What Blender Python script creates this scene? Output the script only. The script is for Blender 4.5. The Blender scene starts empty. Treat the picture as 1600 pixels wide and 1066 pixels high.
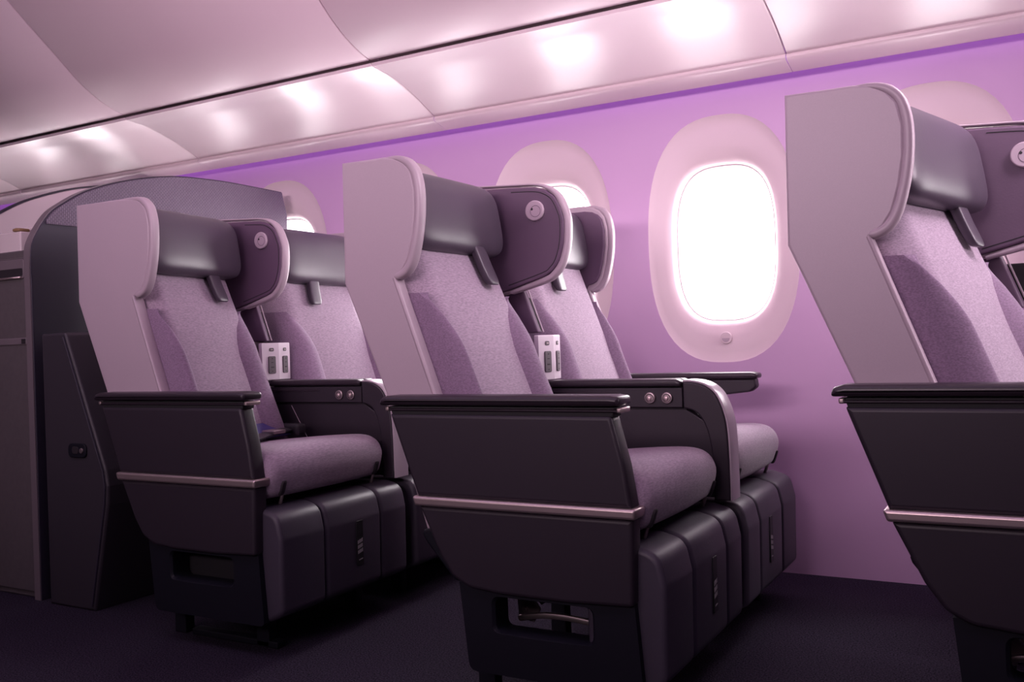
import bpy, bmesh, math, random
from mathutils import Vector, Matrix

random.seed(7)
PI = math.pi
scene = bpy.context.scene
COL = scene.collection

# ------------------------------------------------------------------ camera
CAM_POS = Vector((0.0, 0.0, 0.7646))
R_ = Vector((0.87019379, 0.49154194, -0.03390124))
U_ = Vector((0.02962728, 0.01647932, 0.99942516))
W_ = Vector((-0.49181805, 0.87069797, 0.00022284))
cam_data = bpy.data.cameras.new('camera')
cam = bpy.data.objects.new('camera', cam_data)
COL.objects.link(cam)
cam.matrix_world = Matrix(((R_.x, U_.x, -W_.x, CAM_POS.x), (R_.y, U_.y, -W_.y, CAM_POS.y),
                           (R_.z, U_.z, -W_.z, CAM_POS.z), (0, 0, 0, 1)))
cam_data.sensor_width = 36.0
cam_data.lens = 1457.986 * 36.0 / 1600.0
cam_data.clip_start = 0.02
scene.camera = cam

# ------------------------------------------------------------------ world, exposure
scene.view_settings.view_transform = 'Standard'
scene.view_settings.look = 'None'
scene.view_settings.exposure = 0.25
scene.view_settings.gamma = 1.0
scene.view_settings.use_curve_mapping = False
world = bpy.data.worlds.new('world')
scene.world = world
world.use_nodes = True
bg = world.node_tree.nodes['Background']
bg.inputs[0].default_value = (1.0, 0.96, 0.98, 1)
bg.inputs[1].default_value = 3.0


def area(name, loc, target, sx, sy, power, color, spread=180):
    ld = bpy.data.lights.new(name, 'AREA')
    ld.shape = 'RECTANGLE'
    ld.size, ld.size_y = sx, sy
    ld.energy = power
    ld.color = color
    ld.spread = math.radians(spread)
    o = bpy.data.objects.new(name, ld)
    COL.objects.link(o)
    o.location = loc
    d = (Vector(target) - Vector(loc)).normalized()
    x = Vector((1, 0, 0))
    if abs(d.x) > 0.9:
        x = Vector((0, 1, 0))
    y = d.cross(x).normalized() * -1
    x = y.cross(-d).normalized()
    o.matrix_world = Matrix(((x.x, y.x, -d.x, loc[0]), (x.y, y.y, -d.y, loc[1]), (x.z, y.z, -d.z, loc[2]), (0, 0, 0, 1)))
    return o


# daylight outside the windows (bright overcast sky right outside the fuselage)
area('window_daylight', (-2.05, 3.75, 1.2), (-2.05, 2.3, 1.15), 8.6, 2.6, 1080, (1.0, 0.93, 0.95))
# violet mood strip tucked in the slot between the bins and the side wall
area('mood_strip', (-2.05, 2.962, 1.640), (-2.05, 2.985, 0.5), 8.2, 0.05, 4, (0.62, 0.26, 1.0))
# aisle ceiling wash, then unseen lights added to brighten seats and bins
area('ceiling_wash', (-1.0, 0.7, 2.42), (-1.0, 1.3, 0.0), 5.0, 0.5, 12, (0.80, 0.58, 1.0))
area('added_front_fill', (2.3, 2.3, 1.50), (-1.2, 2.1, 0.95), 0.6, 0.3, 12, (1.0, 0.80, 0.92), 110)  # unseen fill, added to brighten the forward faces of the seats
area('added_seat_key', (0.25, 2.02, 1.95), (-1.9, 1.95, 0.9), 1.0, 0.16, 13, (1.0, 0.82, 0.93), 120)  # key light added out of frame to bring out the backrests
area('added_aisle_fill', (-1.35, -1.4, 1.68), (-1.35, 2.2, 1.95), 2.6, 0.5, 18, (1.0, 0.74, 0.87), 78)  # added fill from across the aisle, lifts the bins and seat shells


# ------------------------------------------------------------------ materials
def mat(name, color, rough=0.5, metal=0.0, bump=None, noise=None, coat=0.0, sheen=0.0, spec=0.5):
    m = bpy.data.materials.new(name)
    m.use_nodes = True
    nt = m.node_tree
    b = nt.nodes['Principled BSDF']
    b.inputs['Base Color'].default_value = (*color, 1)
    b.inputs['Roughness'].default_value = rough
    b.inputs['Metallic'].default_value = metal
    b.inputs['Specular IOR Level'].default_value = spec
    if coat:
        b.inputs['Coat Weight'].default_value = coat
        b.inputs['Coat Roughness'].default_value = 0.2
    if sheen:
        b.inputs['Sheen Weight'].default_value = sheen
        b.inputs['Sheen Roughness'].default_value = 0.5
    tc = nt.nodes.new('ShaderNodeTexCoord')
    if noise:   # (scale, amount): fine grain of colour
        n = nt.nodes.new('ShaderNodeTexNoise')
        n.inputs['Scale'].default_value = noise[0]
        n.inputs['Detail'].default_value = 3
        nt.links.new(tc.outputs['Object'], n.inputs['Vector'])
        r = nt.nodes.new('ShaderNodeValToRGB')
        a = noise[1]
        r.color_ramp.elements[0].position = 0.3
        r.color_ramp.elements[1].position = 0.7
        r.color_ramp.elements[0].color = (*[c * (1 - a) for c in color], 1)
        r.color_ramp.elements[1].color = (*[min(1, c * (1 + a)) for c in color], 1)
        nt.links.new(n.outputs['Fac'], r.inputs['Fac'])
        nt.links.new(r.outputs['Color'], b.inputs['Base Color'])
    if bump:    # (scale, strength, distance)
        n2 = nt.nodes.new('ShaderNodeTexNoise')
        n2.inputs['Scale'].default_value = bump[0]
        n2.inputs['Detail'].default_value = 2
        nt.links.new(tc.outputs['Object'], n2.inputs['Vector'])
        bp = nt.nodes.new('ShaderNodeBump')
        bp.inputs['Strength'].default_value = bump[1]
        bp.inputs['Distance'].default_value = bump[2]
        nt.links.new(n2.outputs['Fac'], bp.inputs['Height'])
        nt.links.new(bp.outputs['Normal'], b.inputs['Normal'])
    return m


def fabric_mat(name, color, sheen=0.25):
    """woven cloth: fine crossing threads in colour and relief"""
    m = mat(name, color, 0.92, sheen=sheen, spec=0.2)
    nt = m.node_tree
    b = nt.nodes['Principled BSDF']
    tc = nt.nodes['Texture Coordinate']
    mp = nt.nodes.new('ShaderNodeMapping')
    mp.inputs['Scale'].default_value = (260, 90, 420)
    nt.links.new(tc.outputs['Object'], mp.inputs['Vector'])
    n = nt.nodes.new('ShaderNodeTexNoise')
    n.inputs['Scale'].default_value = 1.0
    n.inputs['Detail'].default_value = 2
    nt.links.new(mp.outputs['Vector'], n.inputs['Vector'])
    r = nt.nodes.new('ShaderNodeValToRGB')
    r.color_ramp.elements[0].position = 0.32
    r.color_ramp.elements[1].position = 0.68
    r.color_ramp.elements[0].color = (*[c * 0.80 for c in color], 1)
    r.color_ramp.elements[1].color = (*[min(1, c * 1.18) for c in color], 1)
    nt.links.new(n.outputs['Fac'], r.inputs['Fac'])
    nt.links.new(r.outputs['Color'], b.inputs['Base Color'])
    bp = nt.nodes.new('ShaderNodeBump')
    bp.inputs['Strength'].default_value = 0.2
    bp.inputs['Distance'].default_value = 0.002
    nt.links.new(n.outputs['Fac'], bp.inputs['Height'])
    nt.links.new(bp.outputs['Normal'], b.inputs['Normal'])
    return m


M = {
    'shell': mat('seat_shell_plastic', (0.44, 0.355, 0.405), 0.42, noise=(900, 0.03)),
    'rim': mat('shell_rim_plastic', (0.42, 0.335, 0.385), 0.40),
    'lining': mat('wing_lining_leather', (0.115, 0.066, 0.115), 0.55, bump=(240, 0.15, 0.001)),
    'headrest': mat('headrest_leather', (0.066, 0.050, 0.072), 0.38, bump=(200, 0.12, 0.001)),
    'fabric': fabric_mat('mauve_grey_cloth', (0.35, 0.268, 0.345)),
    'bolster': fabric_mat('bolster_cloth', (0.235, 0.16, 0.24)),
    'charcoal': mat('charcoal_plastic', (0.025, 0.0185, 0.027), 0.45, spec=0.4, noise=(700, 0.12), bump=(900, 0.05, 0.0005)),
    'armpad': mat('armrest_leather', (0.024, 0.016, 0.024), 0.36, bump=(260, 0.12, 0.001)),
    'leather': mat('legrest_leather', (0.050, 0.041, 0.061), 0.48, bump=(200, 0.2, 0.001)),
    'groove': mat('dark_groove', (0.008, 0.007, 0.010), 0.7),
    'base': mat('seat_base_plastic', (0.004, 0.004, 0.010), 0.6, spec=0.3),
    'trim': mat('champagne_metal', (0.56, 0.46, 0.45), 0.36, metal=0.85),
    'steel': mat('brushed_steel', (0.45, 0.38, 0.38), 0.35, metal=0.9),
    'archcap': mat('satin_grey_plastic', (0.44, 0.37, 0.42), 0.30),
    'socketpanel': mat('pale_plastic', (0.66, 0.58, 0.64), 0.35),
    'socket': mat('socket_grey', (0.10, 0.085, 0.095), 0.5),
    'button': mat('button_plastic', (0.46, 0.36, 0.42), 0.4),
    'hole': mat('dark_hole', (0.02, 0.015, 0.02), 0.6),
    'belt': mat('navy_webbing', (0.045, 0.036, 0.20), 0.5, bump=(500, 0.3, 0.001)),
    'beltdark': mat('belt_buckle_dark', (0.03, 0.027, 0.034), 0.35),
    'tag': mat('black_label', (0.006, 0.006, 0.007), 0.5),
    'print': mat('label_print', (0.34, 0.31, 0.33), 0.6),
    'wall': mat('side_wall_panel', (0.54, 0.345, 0.55), 0.45, noise=(600, 0.015)),
    'bindoor': mat('bin_door_panel', (0.76, 0.60, 0.66), 0.42),
    'farwall': mat('dim_cabin_wall', (0.20, 0.16, 0.20), 0.5),
    'surround': mat('window_surround_panel', (0.68, 0.56, 0.59), 0.5),
    'bin': mat('bin_panel', (0.78, 0.65, 0.69), 0.31, coat=0.0),
    'carpet': mat('navy_carpet', (0.032, 0.025, 0.042), 0.95, noise=(240, 0.95), bump=(300, 0.9, 0.005), spec=0.1),
    'gasket': mat('window_gasket', (0.55, 0.45, 0.48), 0.5),
    'partition': mat('partition_dark', (0.022, 0.017, 0.034), 0.55, bump=(300, 0.1, 0.001)),
    'edge': mat('partition_edge_grey', (0.17, 0.14, 0.155), 0.4),
    'cabinet': mat('cabinet_grey', (0.11, 0.095, 0.10), 0.45, noise=(60, 0.06)),
    'suite': mat('suite_wall_mauve', (0.44, 0.33, 0.38), 0.5),
    'white': mat('white_plastic', (0.75, 0.66, 0.66), 0.45),
    'amber': mat('amber_wrap', (0.32, 0.20, 0.10), 0.5),
    'wedge': mat('side_panel_leather', (0.034, 0.028, 0.038), 0.5, bump=(260, 0.15, 0.001)),
    'net': mat('net_black', (0.015, 0.012, 0.016), 0.8),
}


def honeycomb_mat():
    m = mat('honeycomb_cloth', (0.24, 0.18, 0.26), 0.6)
    nt = m.node_tree
    b = nt.nodes['Principled BSDF']
    tc = nt.nodes['Texture Coordinate']
    mp = nt.nodes.new('ShaderNodeMapping')
    mp.inputs['Rotation'].default_value = (0, PI / 2, 0)
    mp.inputs['Scale'].default_value = (1, 1, 1)
    # rows of small offset cells in the y-z plane: brick texture on (y, z)
    sep = nt.nodes.new('ShaderNodeSeparateXYZ')
    cmb = nt.nodes.new('ShaderNodeCombineXYZ')
    nt.links.new(tc.outputs['Object'], sep.inputs[0])
    nt.links.new(sep.outputs['Z'], cmb.inputs['X'])
    nt.links.new(sep.outputs['Y'], cmb.inputs['Y'])
    br = nt.nodes.new('ShaderNodeTexBrick')
    br.inputs['Scale'].default_value = 1.0
    br.inputs['Brick Width'].default_value = 0.0125
    br.inputs['Row Height'].default_value = 0.0068
    br.inputs['Mortar Size'].default_value = 0.0016
    br.inputs['Mortar Smooth'].default_value = 0.6
    br.inputs['Color1'].default_value = (0.17, 0.13, 0.185, 1)
    br.inputs['Color2'].default_value = (0.15, 0.11, 0.165, 1)
    br.inputs['Mortar'].default_value = (0.085, 0.062, 0.095, 1)
    nt.links.new(cmb.outputs[0], br.inputs['Vector'])
    nt.links.new(br.outputs['Color'], b.inputs['Base Color'])
    bp = nt.nodes.new('ShaderNodeBump')
    bp.inputs['Strength'].default_value = 0.5
    bp.inputs['Distance'].default_value = 0.003
    bp.invert = True
    nt.links.new(br.outputs['Fac'], bp.inputs['Height'])
    nt.links.new(bp.outputs['Normal'], b.inputs['Normal'])
    return m


def glass_mat():
    m = bpy.data.materials.new('window_glass')
    m.use_nodes = True
    nt = m.node_tree
    nt.nodes.clear()
    out = nt.nodes.new('ShaderNodeOutputMaterial')
    t = nt.nodes.new('ShaderNodeBsdfTransparent')
    t.inputs[0].default_value = (0.96, 0.95, 0.96, 1)
    g = nt.nodes.new('ShaderNodeBsdfGlossy')
    g.inputs['Roughness'].default_value = 0.05
    mx = nt.nodes.new('ShaderNodeMixShader')
    mx.inputs[0].default_value = 0.06
    nt.links.new(t.outputs[0], mx.inputs[1])
    nt.links.new(g.outputs[0], mx.inputs[2])
    nt.links.new(mx.outputs[0], out.inputs[0])
    return m


M['honeycomb'] = honeycomb_mat()
M['glass'] = glass_mat()


# ------------------------------------------------------------------ mesh helpers
def finish(bm, sharp=38):
    bmesh.ops.recalc_face_normals(bm, faces=bm.faces)
    return bm


def obj(name, bm, m, parent=None, loc=(0, 0, 0), sharp=38, label=None, kind=None):
    me = bpy.data.meshes.new(name)
    bm.normal_update()
    bm.to_mesh(me)
    bm.free()
    me.materials.append(M[m] if isinstance(m, str) else m)
    me.polygons.foreach_set('use_smooth', [True] * len(me.polygons))
    me.set_sharp_from_angle(angle=math.radians(sharp))
    for p in me.polygons:      # the flat ends of extruded outlines stay flat
        if len(p.vertices) > 6:
            p.use_smooth = False
    o = bpy.data.objects.new(name, me)
    COL.objects.link(o)
    o.location = loc
    if parent:
        o.parent = parent
    if label:
        o['label'] = label
    if kind:
        o['kind'] = kind
    return o


def thing(name, label, cat, loc, group=None):
    o = bpy.data.objects.new(name, None)
    COL.objects.link(o)
    o.location = loc
    o.empty_display_size = 0.05
    o['label'] = label
    o['category'] = cat
    if group:
        o['group'] = group
    return o


class Outline(list):
    """a closed outline that remembers its raw corners and radii, so it can be inset cleanly"""


def fillet(pts, rad, n=5):
    """round the corners of a closed 2-D polygon; rad is one radius or one per point"""
    pts = [Vector((p[0], p[1])) for p in pts]
    N = len(pts)
    rads = list(rad) if isinstance(rad, (list, tuple)) else [rad] * N
    out = Outline()
    out.raw, out.rad, out.n = pts, rads, n
    for i in range(N):
        r = rads[i]
        p = pts[i]
        a = pts[i - 1] - p
        b = pts[(i + 1) % N] - p
        la, lb = a.length, b.length
        if r <= 0:
            out.append((p.x, p.y))
            continue
        a.normalize(); b.normalize()
        ang = math.acos(max(-1, min(1, a.dot(b))))
        d = min(r / max(1e-3, math.tan(ang / 2)), la * 0.48, lb * 0.48)
        p0, p2 = p + a * d, p + b * d
        for k in range(n + 1):
            t = k / n
            q = p0 * (1 - t) ** 2 + p * 2 * t * (1 - t) + p2 * t * t
            out.append((q.x, q.y))
    return out


def area2(p):
    return sum(p[i - 1][0] * p[i][1] - p[i][0] * p[i - 1][1] for i in range(len(p))) / 2


def inset(poly, d):
    """move the outline of a closed polygon inwards by d"""
    if isinstance(poly, Outline):
        return fillet(inset(poly.raw, d), [(max(r - d, 2e-4) if r > 0 else 0) for r in poly.rad], poly.n)
    s = 1 if area2(poly) > 0 else -1
    N = len(poly)
    out = []
    for i in range(N):
        p0, p1, p2 = Vector(poly[i - 1]), Vector(poly[i]), Vector(poly[(i + 1) % N])
        e1, e2 = (p1 - p0), (p2 - p1)
        if e1.length < 1e-9: e1 = e2.copy()
        if e2.length < 1e-9: e2 = e1.copy()
        e1.normalize(); e2.normalize()
        n1, n2 = Vector((-e1.y, e1.x)) * s, Vector((-e2.y, e2.x)) * s
        n = n1 + n2
        if n.length < 1e-6:
            n = n1
        n.normalize()
        c = max(0.45, n.dot(n1))
        q = p1 + n * (d / c)
        out.append((q.x, q.y))
    return out


def prism(poly, a0, a1, r=0.004, axis='y', bm=None, k=3, fn=None):
    """extrude a closed 2-D outline along an axis, its two ends rounded over by r.
    axis y: outline is (x, z); axis x: outline is (y, z); axis z: outline is (x, y)"""
    bm = bm or bmesh.new()

    def P(u, v, w):
        q = (u, w, v) if axis == 'y' else ((w, u, v) if axis == 'x' else (u, v, w))
        return fn(*q) if fn else q
    rings = []
    r = min(r, abs(a1 - a0) * 0.49)
    s = 1 if a1 > a0 else -1
    steps = [i / k for i in range(k + 1)] if r > 0 else [1]
    seq = [(r * (1 - math.sin(t * PI / 2)), a0 + s * r * (1 - math.cos(t * PI / 2))) for t in steps]
    seq += [(d, a1 - (w - a0)) for d, w in reversed(seq)]
    for d, w in seq:
        pl = inset(poly, d) if d > 1e-7 else poly
        rings.append([bm.verts.new(P(u, v, w)) for u, v in pl])
    N = len(poly)
    for j in range(len(rings) - 1):
        for i in range(N):
            bm.faces.new((rings[j][i], rings[j][(i + 1) % N], rings[j + 1][(i + 1) % N], rings[j + 1][i]))
    bm.faces.new(rings[0]); bm.faces.new(list(reversed(rings[-1])))
    return finish(bm)


def rrect(x0, y0, x1, y1, r, n=4):
    return fillet([(x0, y0), (x1, y0), (x1, y1), (x0, y1)], r, n)


def rbox(x0, x1, y0, y1, z0, z1, r=0.004, bm=None, rc=None):
    return prism(rrect(x0, z0, x1, z1, rc if rc is not None else r), y0, y1, r, bm=bm)


def tube(path, rx, ry=None, bm=None, n=10, up=(0, 1, 0), closed=False, p=1.0):
    """sweep an ellipse (rx across, ry along 'up') along a 3-D path"""
    bm = bm or bmesh.new()
    ry = ry or rx
    up = Vector(up)
    pts = [Vector(q) for q in path]
    rings = []
    N = len(pts)
    for i in range(N):
        a = pts[i - 1] if (i > 0 or closed) else pts[i]
        b = pts[(i + 1) % N] if (i < N - 1 or closed) else pts[i]
        t = (b - a).normalized()
        side = t.cross(up).normalized()
        u2 = side.cross(t).normalized()
        rr = rx[i] if isinstance(rx, (list, tuple)) else rx
        ring = []
        for k in range(n):
            an = 2 * PI * k / n
            c, s = math.cos(an), math.sin(an)
            c = math.copysign(abs(c) ** p, c); s = math.copysign(abs(s) ** p, s)
            ring.append(bm.verts.new(pts[i] + side * (rr * c) + u2 * ((ry[i] if isinstance(ry, (list, tuple)) else ry) * s)))
        rings.append(ring)
    M_ = N if closed else N - 1
    for j in range(M_):
        A, B = rings[j], rings[(j + 1) % N]
        for k in range(n):
            bm.faces.new((A[k], A[(k + 1) % n], B[(k + 1) % n], B[k]))
    if not closed:
        bm.faces.new(rings[0]); bm.faces.new(list(reversed(rings[-1])))
    return finish(bm)


def superbox(c, h, e=0.3, nu=28, nv=16, bm=None, fn=None, ev=None):
    """rounded cushion block (superellipsoid) about c with half sizes h"""
    bm = bm or bmesh.new()

    ev = ev or e

    def sp(v, e):
        return math.copysign(abs(v) ** e, v)
    rows = []
    for j in range(nv + 1):
        ph = -PI / 2 + PI * j / nv
        row = []
        for i in range(nu):
            th = 2 * PI * i / nu
            x = h[0] * sp(math.cos(ph), ev) * sp(math.cos(th), e)
            z = h[2] * sp(math.sin(ph), ev)
            y = h[1] * sp(math.cos(ph), e * 0.8) * sp(math.sin(th), e)
            q = (c[0] + x, c[1] + y, c[2] + z)
            row.append(fn(*q) if fn else q)
        rows.append(row)
    V = [[bm.verts.new(q) for q in r] for r in rows[1:-1]]
    bot, top = bm.verts.new(rows[0][0]), bm.verts.new(rows[-1][0])
    for j in range(len(V) - 1):
        for i in range(nu):
            bm.faces.new((V[j][i], V[j][(i + 1) % nu], V[j + 1][(i + 1) % nu], V[j + 1][i]))
    for i in range(nu):
        bm.faces.new((bot, V[0][(i + 1) % nu], V[0][i]))
        bm.faces.new((top, V[-1][i], V[-1][(i + 1) % nu]))
    return finish(bm)


def sheet(fn, nu, nv, depth, bm=None):
    """closed cushion from a front surface fn(u, v) -> (x, y, z); back is pushed by depth in -x"""
    bm = bm or bmesh.new()
    F = [[bm.verts.new(fn(i / nu, j / nv)) for i in range(nu + 1)] for j in range(nv + 1)]
    B = [[bm.verts.new((Vector(fn(i / nu, j / nv)) + Vector((-depth, 0, 0)))) for i in range(nu + 1)] for j in (0, nv)]
    for j in range(nv):
        for i in range(nu):
            bm.faces.new((F[j][i], F[j][i + 1], F[j + 1][i + 1], F[j + 1][i]))
    S = [[bm.verts.new(Vector(fn(u, j / nv)) + Vector((-depth, 0, 0))) for j in range(1, nv)] for u in (0, 1)]
    left = [B[0][0]] + S[0] + [B[1][0]]
    right = [B[0][-1]] + S[1] + [B[1][-1]]
    for j in range(nv):
        bm.faces.new((F[j][0], F[j + 1][0], left[j + 1], left[j]))
        bm.faces.new((F[j + 1][nu], F[j][nu], right[j], right[j + 1]))
        bm.faces.new((left[j], left[j + 1], right[j + 1], right[j]))
    for i in range(nu):
        bm.faces.new((F[0][i + 1], F[0][i], B[0][i], B[0][i + 1]))
        bm.faces.new((F[nv][i], F[nv][i + 1], B[1][i + 1], B[1][i]))
    return finish(bm)


def disc(c, r, depth, axis='y', n=28, bm=None, round_=0.0015):
    pts = [(c[0] + r * math.cos(2 * PI * i / n), c[2] + r * math.sin(2 * PI * i / n)) for i in range(n)]
    if axis == 'x':
        pts = [(c[1] + r * math.cos(2 * PI * i / n), c[2] + r * math.sin(2 * PI * i / n)) for i in range(n)]
        return prism(pts, c[0], c[0] + depth, round_, 'x', bm)
    return prism(pts, c[1], c[1] + depth, round_, 'y', bm)


def smooth_path(pts, n=6):
    """Catmull-Rom through points (any dimension)"""
    P = [Vector(p) for p in pts]
    out = []
    for i in range(len(P) - 1):
        p0 = P[max(i - 1, 0)]; p1 = P[i]; p2 = P[i + 1]; p3 = P[min(i + 2, len(P) - 1)]
        for k in range(n):
            t = k / n
            out.append(0.5 * ((2 * p1) + (-p0 + p2) * t + (2 * p0 - 5 * p1 + 4 * p2 - p3) * t * t + (-p0 + 3 * p1 - 3 * p2 + p3) * t ** 3))
    out.append(P[-1])
    return [tuple(q) for q in out]


# ------------------------------------------------------------------ setting
WALL_Y = 3.0
X0, X1 = -6.2, 3.2


def struct(o):
    o['kind'] = 'structure'
    return o


bm = bmesh.new()
v = [bm.verts.new(q) for q in ((X0, -3.0, 0), (X1, -3.0, 0), (X1, 3.05, 0), (X0, 3.05, 0))]
bm.faces.new(v)
v2 = [bm.verts.new(q) for q in ((X0, -3.0, -0.05), (X1, -3.0, -0.05), (X1, 3.05, -0.05), (X0, 3.05, -0.05))]
bm.faces.new(list(reversed(v2)))
for i in range(4):
    bm.faces.new((v[i], v2[i], v2[(i + 1) % 4], v[(i + 1) % 4]))
struct(obj('floor', finish(bm), 'carpet'))

# side wall with oval openings
WIN_X = [-5.36, -4.72, -4.08, -3.44, -2.80, -2.17, -1.53, -0.896, -0.26, 0.38, 1.02]
SUR_A, SUR_B, SUR_Z = 0.252, 0.405, 1.077      # outer oval of the surround (half sizes, centre height)
WIN_A, WIN_B, WIN_Z = 0.166, 0.258, 1.066      # the clear opening


def oval(a, b, n=64, e=0.8):
    """upright window outline: a superellipse, squarer for smaller e"""
    out = []
    for i in range(n):
        # spread the points evenly although the exponent crowds them at the axes
        t = 2 * PI * i / n
        c, s = math.cos(t), math.sin(t)
        r = (abs(c) ** (2 / e) + abs(s) ** (2 / e)) ** (-e / 2)
        out.append((a * r * c, b * r * s))
    return out


bm = bmesh.new()
NW = 64
edges = [X0] + [(WIN_X[i] + WIN_X[i + 1]) / 2 for i in range(len(WIN_X) - 1)] + [X1]
edges[0] = WIN_X[0] - 0.32
edges[-1] = WIN_X[-1] + 0.32
ov = oval(SUR_A, SUR_B, NW)
for i, cx in enumerate(WIN_X):
    x0, x1, z0, z1 = edges[i], edges[i + 1], 0.0, 1.66
    inner = [bm.verts.new((cx + x, WALL_Y, SUR_Z + z)) for x, z in ov]
    outer = []
    for x, z in ov:
        # project radially on the rectangle
        sx = ((x1 - cx) / x) if x > 1e-9 else (((x0 - cx) / x) if x < -1e-9 else 1e9)
        sz = ((z1 - SUR_Z) / z) if z > 1e-9 else (((z0 - SUR_Z) / z) if z < -1e-9 else 1e9)
        s = min(sx, sz)
        outer.append(bm.verts.new((cx + x * s, WALL_Y, SUR_Z + z * s)))
    for k in range(NW):
        bm.faces.new((inner[k], inner[(k + 1) % NW], outer[(k + 1) % NW], outer[k]))
    for (rx, rz) in ((x0, z0), (x1, z0), (x1, z1), (x0, z1)):
        c = bm.verts.new((rx, WALL_Y, rz))
        # nearest two outer vertices on either side of the corner
        best = None
        for k in range(NW):
            a_, b_ = outer[k].co, outer[(k + 1) % NW].co
            if (abs(a_.x - rx) < 1e-6 and abs(b_.z - rz) < 1e-6) or (abs(a_.z - rz) < 1e-6 and abs(b_.x - rx) < 1e-6):
                best = k
        if best is not None:
            bm.faces.new((outer[best], outer[(best + 1) % NW], c))
for (a, b) in ((X0, edges[0]), (edges[-1], X1)):
    q = [bm.verts.new(p) for p in ((a, WALL_Y, 0), (b, WALL_Y, 0), (b, WALL_Y, 1.66), (a, WALL_Y, 1.66))]
    bm.faces.new(q)
bmesh.ops.remove_doubles(bm, verts=bm.verts, dist=1e-5)
for f in bm.faces:
    f.normal_update()
    if f.normal.y > 0:
        f.normal_flip()
struct(obj('wall_right', bm, 'wall'))

# windows: dished surround, gasket, pane, dimmer button
iov = oval(WIN_A, WIN_B, NW, 0.68)
for n, cx in enumerate(WIN_X):
    bm = bmesh.new()
    rings = []
    for t, dy in ((0.0, 0.0), (0.06, 0.004), (0.25, 0.007), (0.6, 0.012), (0.85, 0.02), (0.95, 0.03), (1.0, 0.045)):
        ring = []
        for (ax, az), (bx, bz) in zip(ov, iov):
            x = ax * (1 - t) + bx * t
            z = (SUR_Z + az) * (1 - t) + (WIN_Z + bz) * t
            ring.append(bm.verts.new((x, dy, z)))
        rings.append(ring)
    ring = [bm.verts.new((bx, 0.10, WIN_Z + bz)) for bx, bz in iov]
    rings.append(ring)
    for j in range(len(rings) - 1):
        for k in range(NW):
            bm.faces.new((rings[j][k], rings[j][(k + 1) % NW], rings[j + 1][(k + 1) % NW], rings[j + 1][k]))
    for f in bm.faces:
        f.normal_update()
    root = obj('window_%d' % (n + 1), bm, 'surround', None, (cx, WALL_Y, 0), sharp=60)
    struct(root)
    bm = tube([(x * 1.0, 0.05, WIN_Z + z) for x, z in iov], 0.005, bm=None, n=8, closed=True)
    obj('gasket', bm, 'gasket', root)
    bm = prism([(x * 0.995, WIN_Z + z * 0.995) for x, z in iov], 0.058, 0.062, 0.0)
    obj('pane', bm, 'glass', root)
    bt = obj('dimmer_button', disc((0.004, 0.0005, 0.752), 0.0195, 0.007, n=24), 'surround', root)
    mk = [(0.013 * math.cos(PI + PI * i / 10) + 0.004, 0.752 - 0.001 + 0.013 * math.sin(PI + PI * i / 10)) for i in range(11)]
    obj('button_mark', prism(mk, -0.0005, 0.002, 0.0), M['button'], bt)

# overhead bins and ceiling
SEAMS = [-6.2, -4.38, -3.13, -1.905, -0.635, 0.63, 1.9, 3.2]
BIN_LABELS = ['glossy mauve overhead bin farthest down the cabin, at the left edge',
              'short-looking overhead bin section above the mauve suite wall at far left',
              'overhead bin section above the textured partition and leftmost seat row',
              'overhead bin section above the middle seat row, with two seam lines at its ends',
              'overhead bin section at the top right, above the rightmost seat row',
              'overhead bin section past the right edge of the picture',
              'overhead bin section at the front end of the cabin']
DOOR = [(2.478, 1.712), (2.455, 1.716), (2.41, 1.730), (2.35, 1.756), (2.28, 1.800), (2.20, 1.866), (2.10, 1.947), (2.01, 2.024), (1.90, 2.135), (1.78, 2.29), (1.70, 2.42)]
DOOR = smooth_path(DOOR, 4)
BOTTOM = smooth_path([(2.850, 1.596), (2.80, 1.6175), (2.70, 1.655), (2.60, 1.682), (2.54, 1.690), (2.487, 1.695)], 5)
LIP = [(2.487, 1.694), (2.484, 1.704), (2.492, 1.708), (2.53, 1.712), (2.535, 1.81)]
STRIP = smooth_path([(2.856, 1.600), (2.851, 1.589), (2.857, 1.583), (2.885, 1.577), (2.928, 1.567), (2.936, 1.570), (2.936, 1.590)], 3)


def strip_panel(profile, xa, xb, th=0.008, nrm=1):
    """thin panel: profile in (y, z) swept from xa to xb, with a real thickness and rounded seam edges"""
    bm = bmesh.new()
    n = len(profile)
    back = []
    for i in range(n):
        a = Vector(profile[max(i - 1, 0)]); b = Vector(profile[min(i + 1, n - 1)])
        t = (b - a).normalized()
        back.append((profile[i][0] + nrm * t.y * th, profile[i][1] - nrm * t.x * th))
    e = 0.004
    cols = []
    for (x, f) in ((xa + 0.0012, 0.6), (xa + 0.002, 0.2), (xa + e + 0.001, 0.0), (xb - e - 0.001, 0.0), (xb - 0.002, 0.2), (xb - 0.0012, 0.6)):
        fr = [bm.verts.new((x, p[0] * (1 - f) + q[0] * f, p[1] * (1 - f) + q[1] * f)) for p, q in zip(profile, back)]
        bk = [bm.verts.new((x, q[0], q[1])) for q in back]
        cols.append((fr, bk))
    for (f0, b0), (f1, b1) in zip(cols, cols[1:]):
        for i in range(n - 1):
            bm.faces.new((f0[i], f0[i + 1], f1[i + 1], f1[i]))
            bm.faces.new((b0[i + 1], b0[i], b1[i], b1[i + 1]))
        bm.faces.new((f0[0], f1[0], b1[0], b0[0]))
        bm.faces.new((f1[-1], f0[-1], b0[-1], b1[-1]))
    for (fr, bk), rev in ((cols[0], 0), (cols[-1], 1)):
        for i in range(n - 1):
            q = (fr[i], bk[i], bk[i + 1], fr[i + 1])
            bm.faces.new(q if not rev else tuple(reversed(q)))
    return finish(bm)


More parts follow.
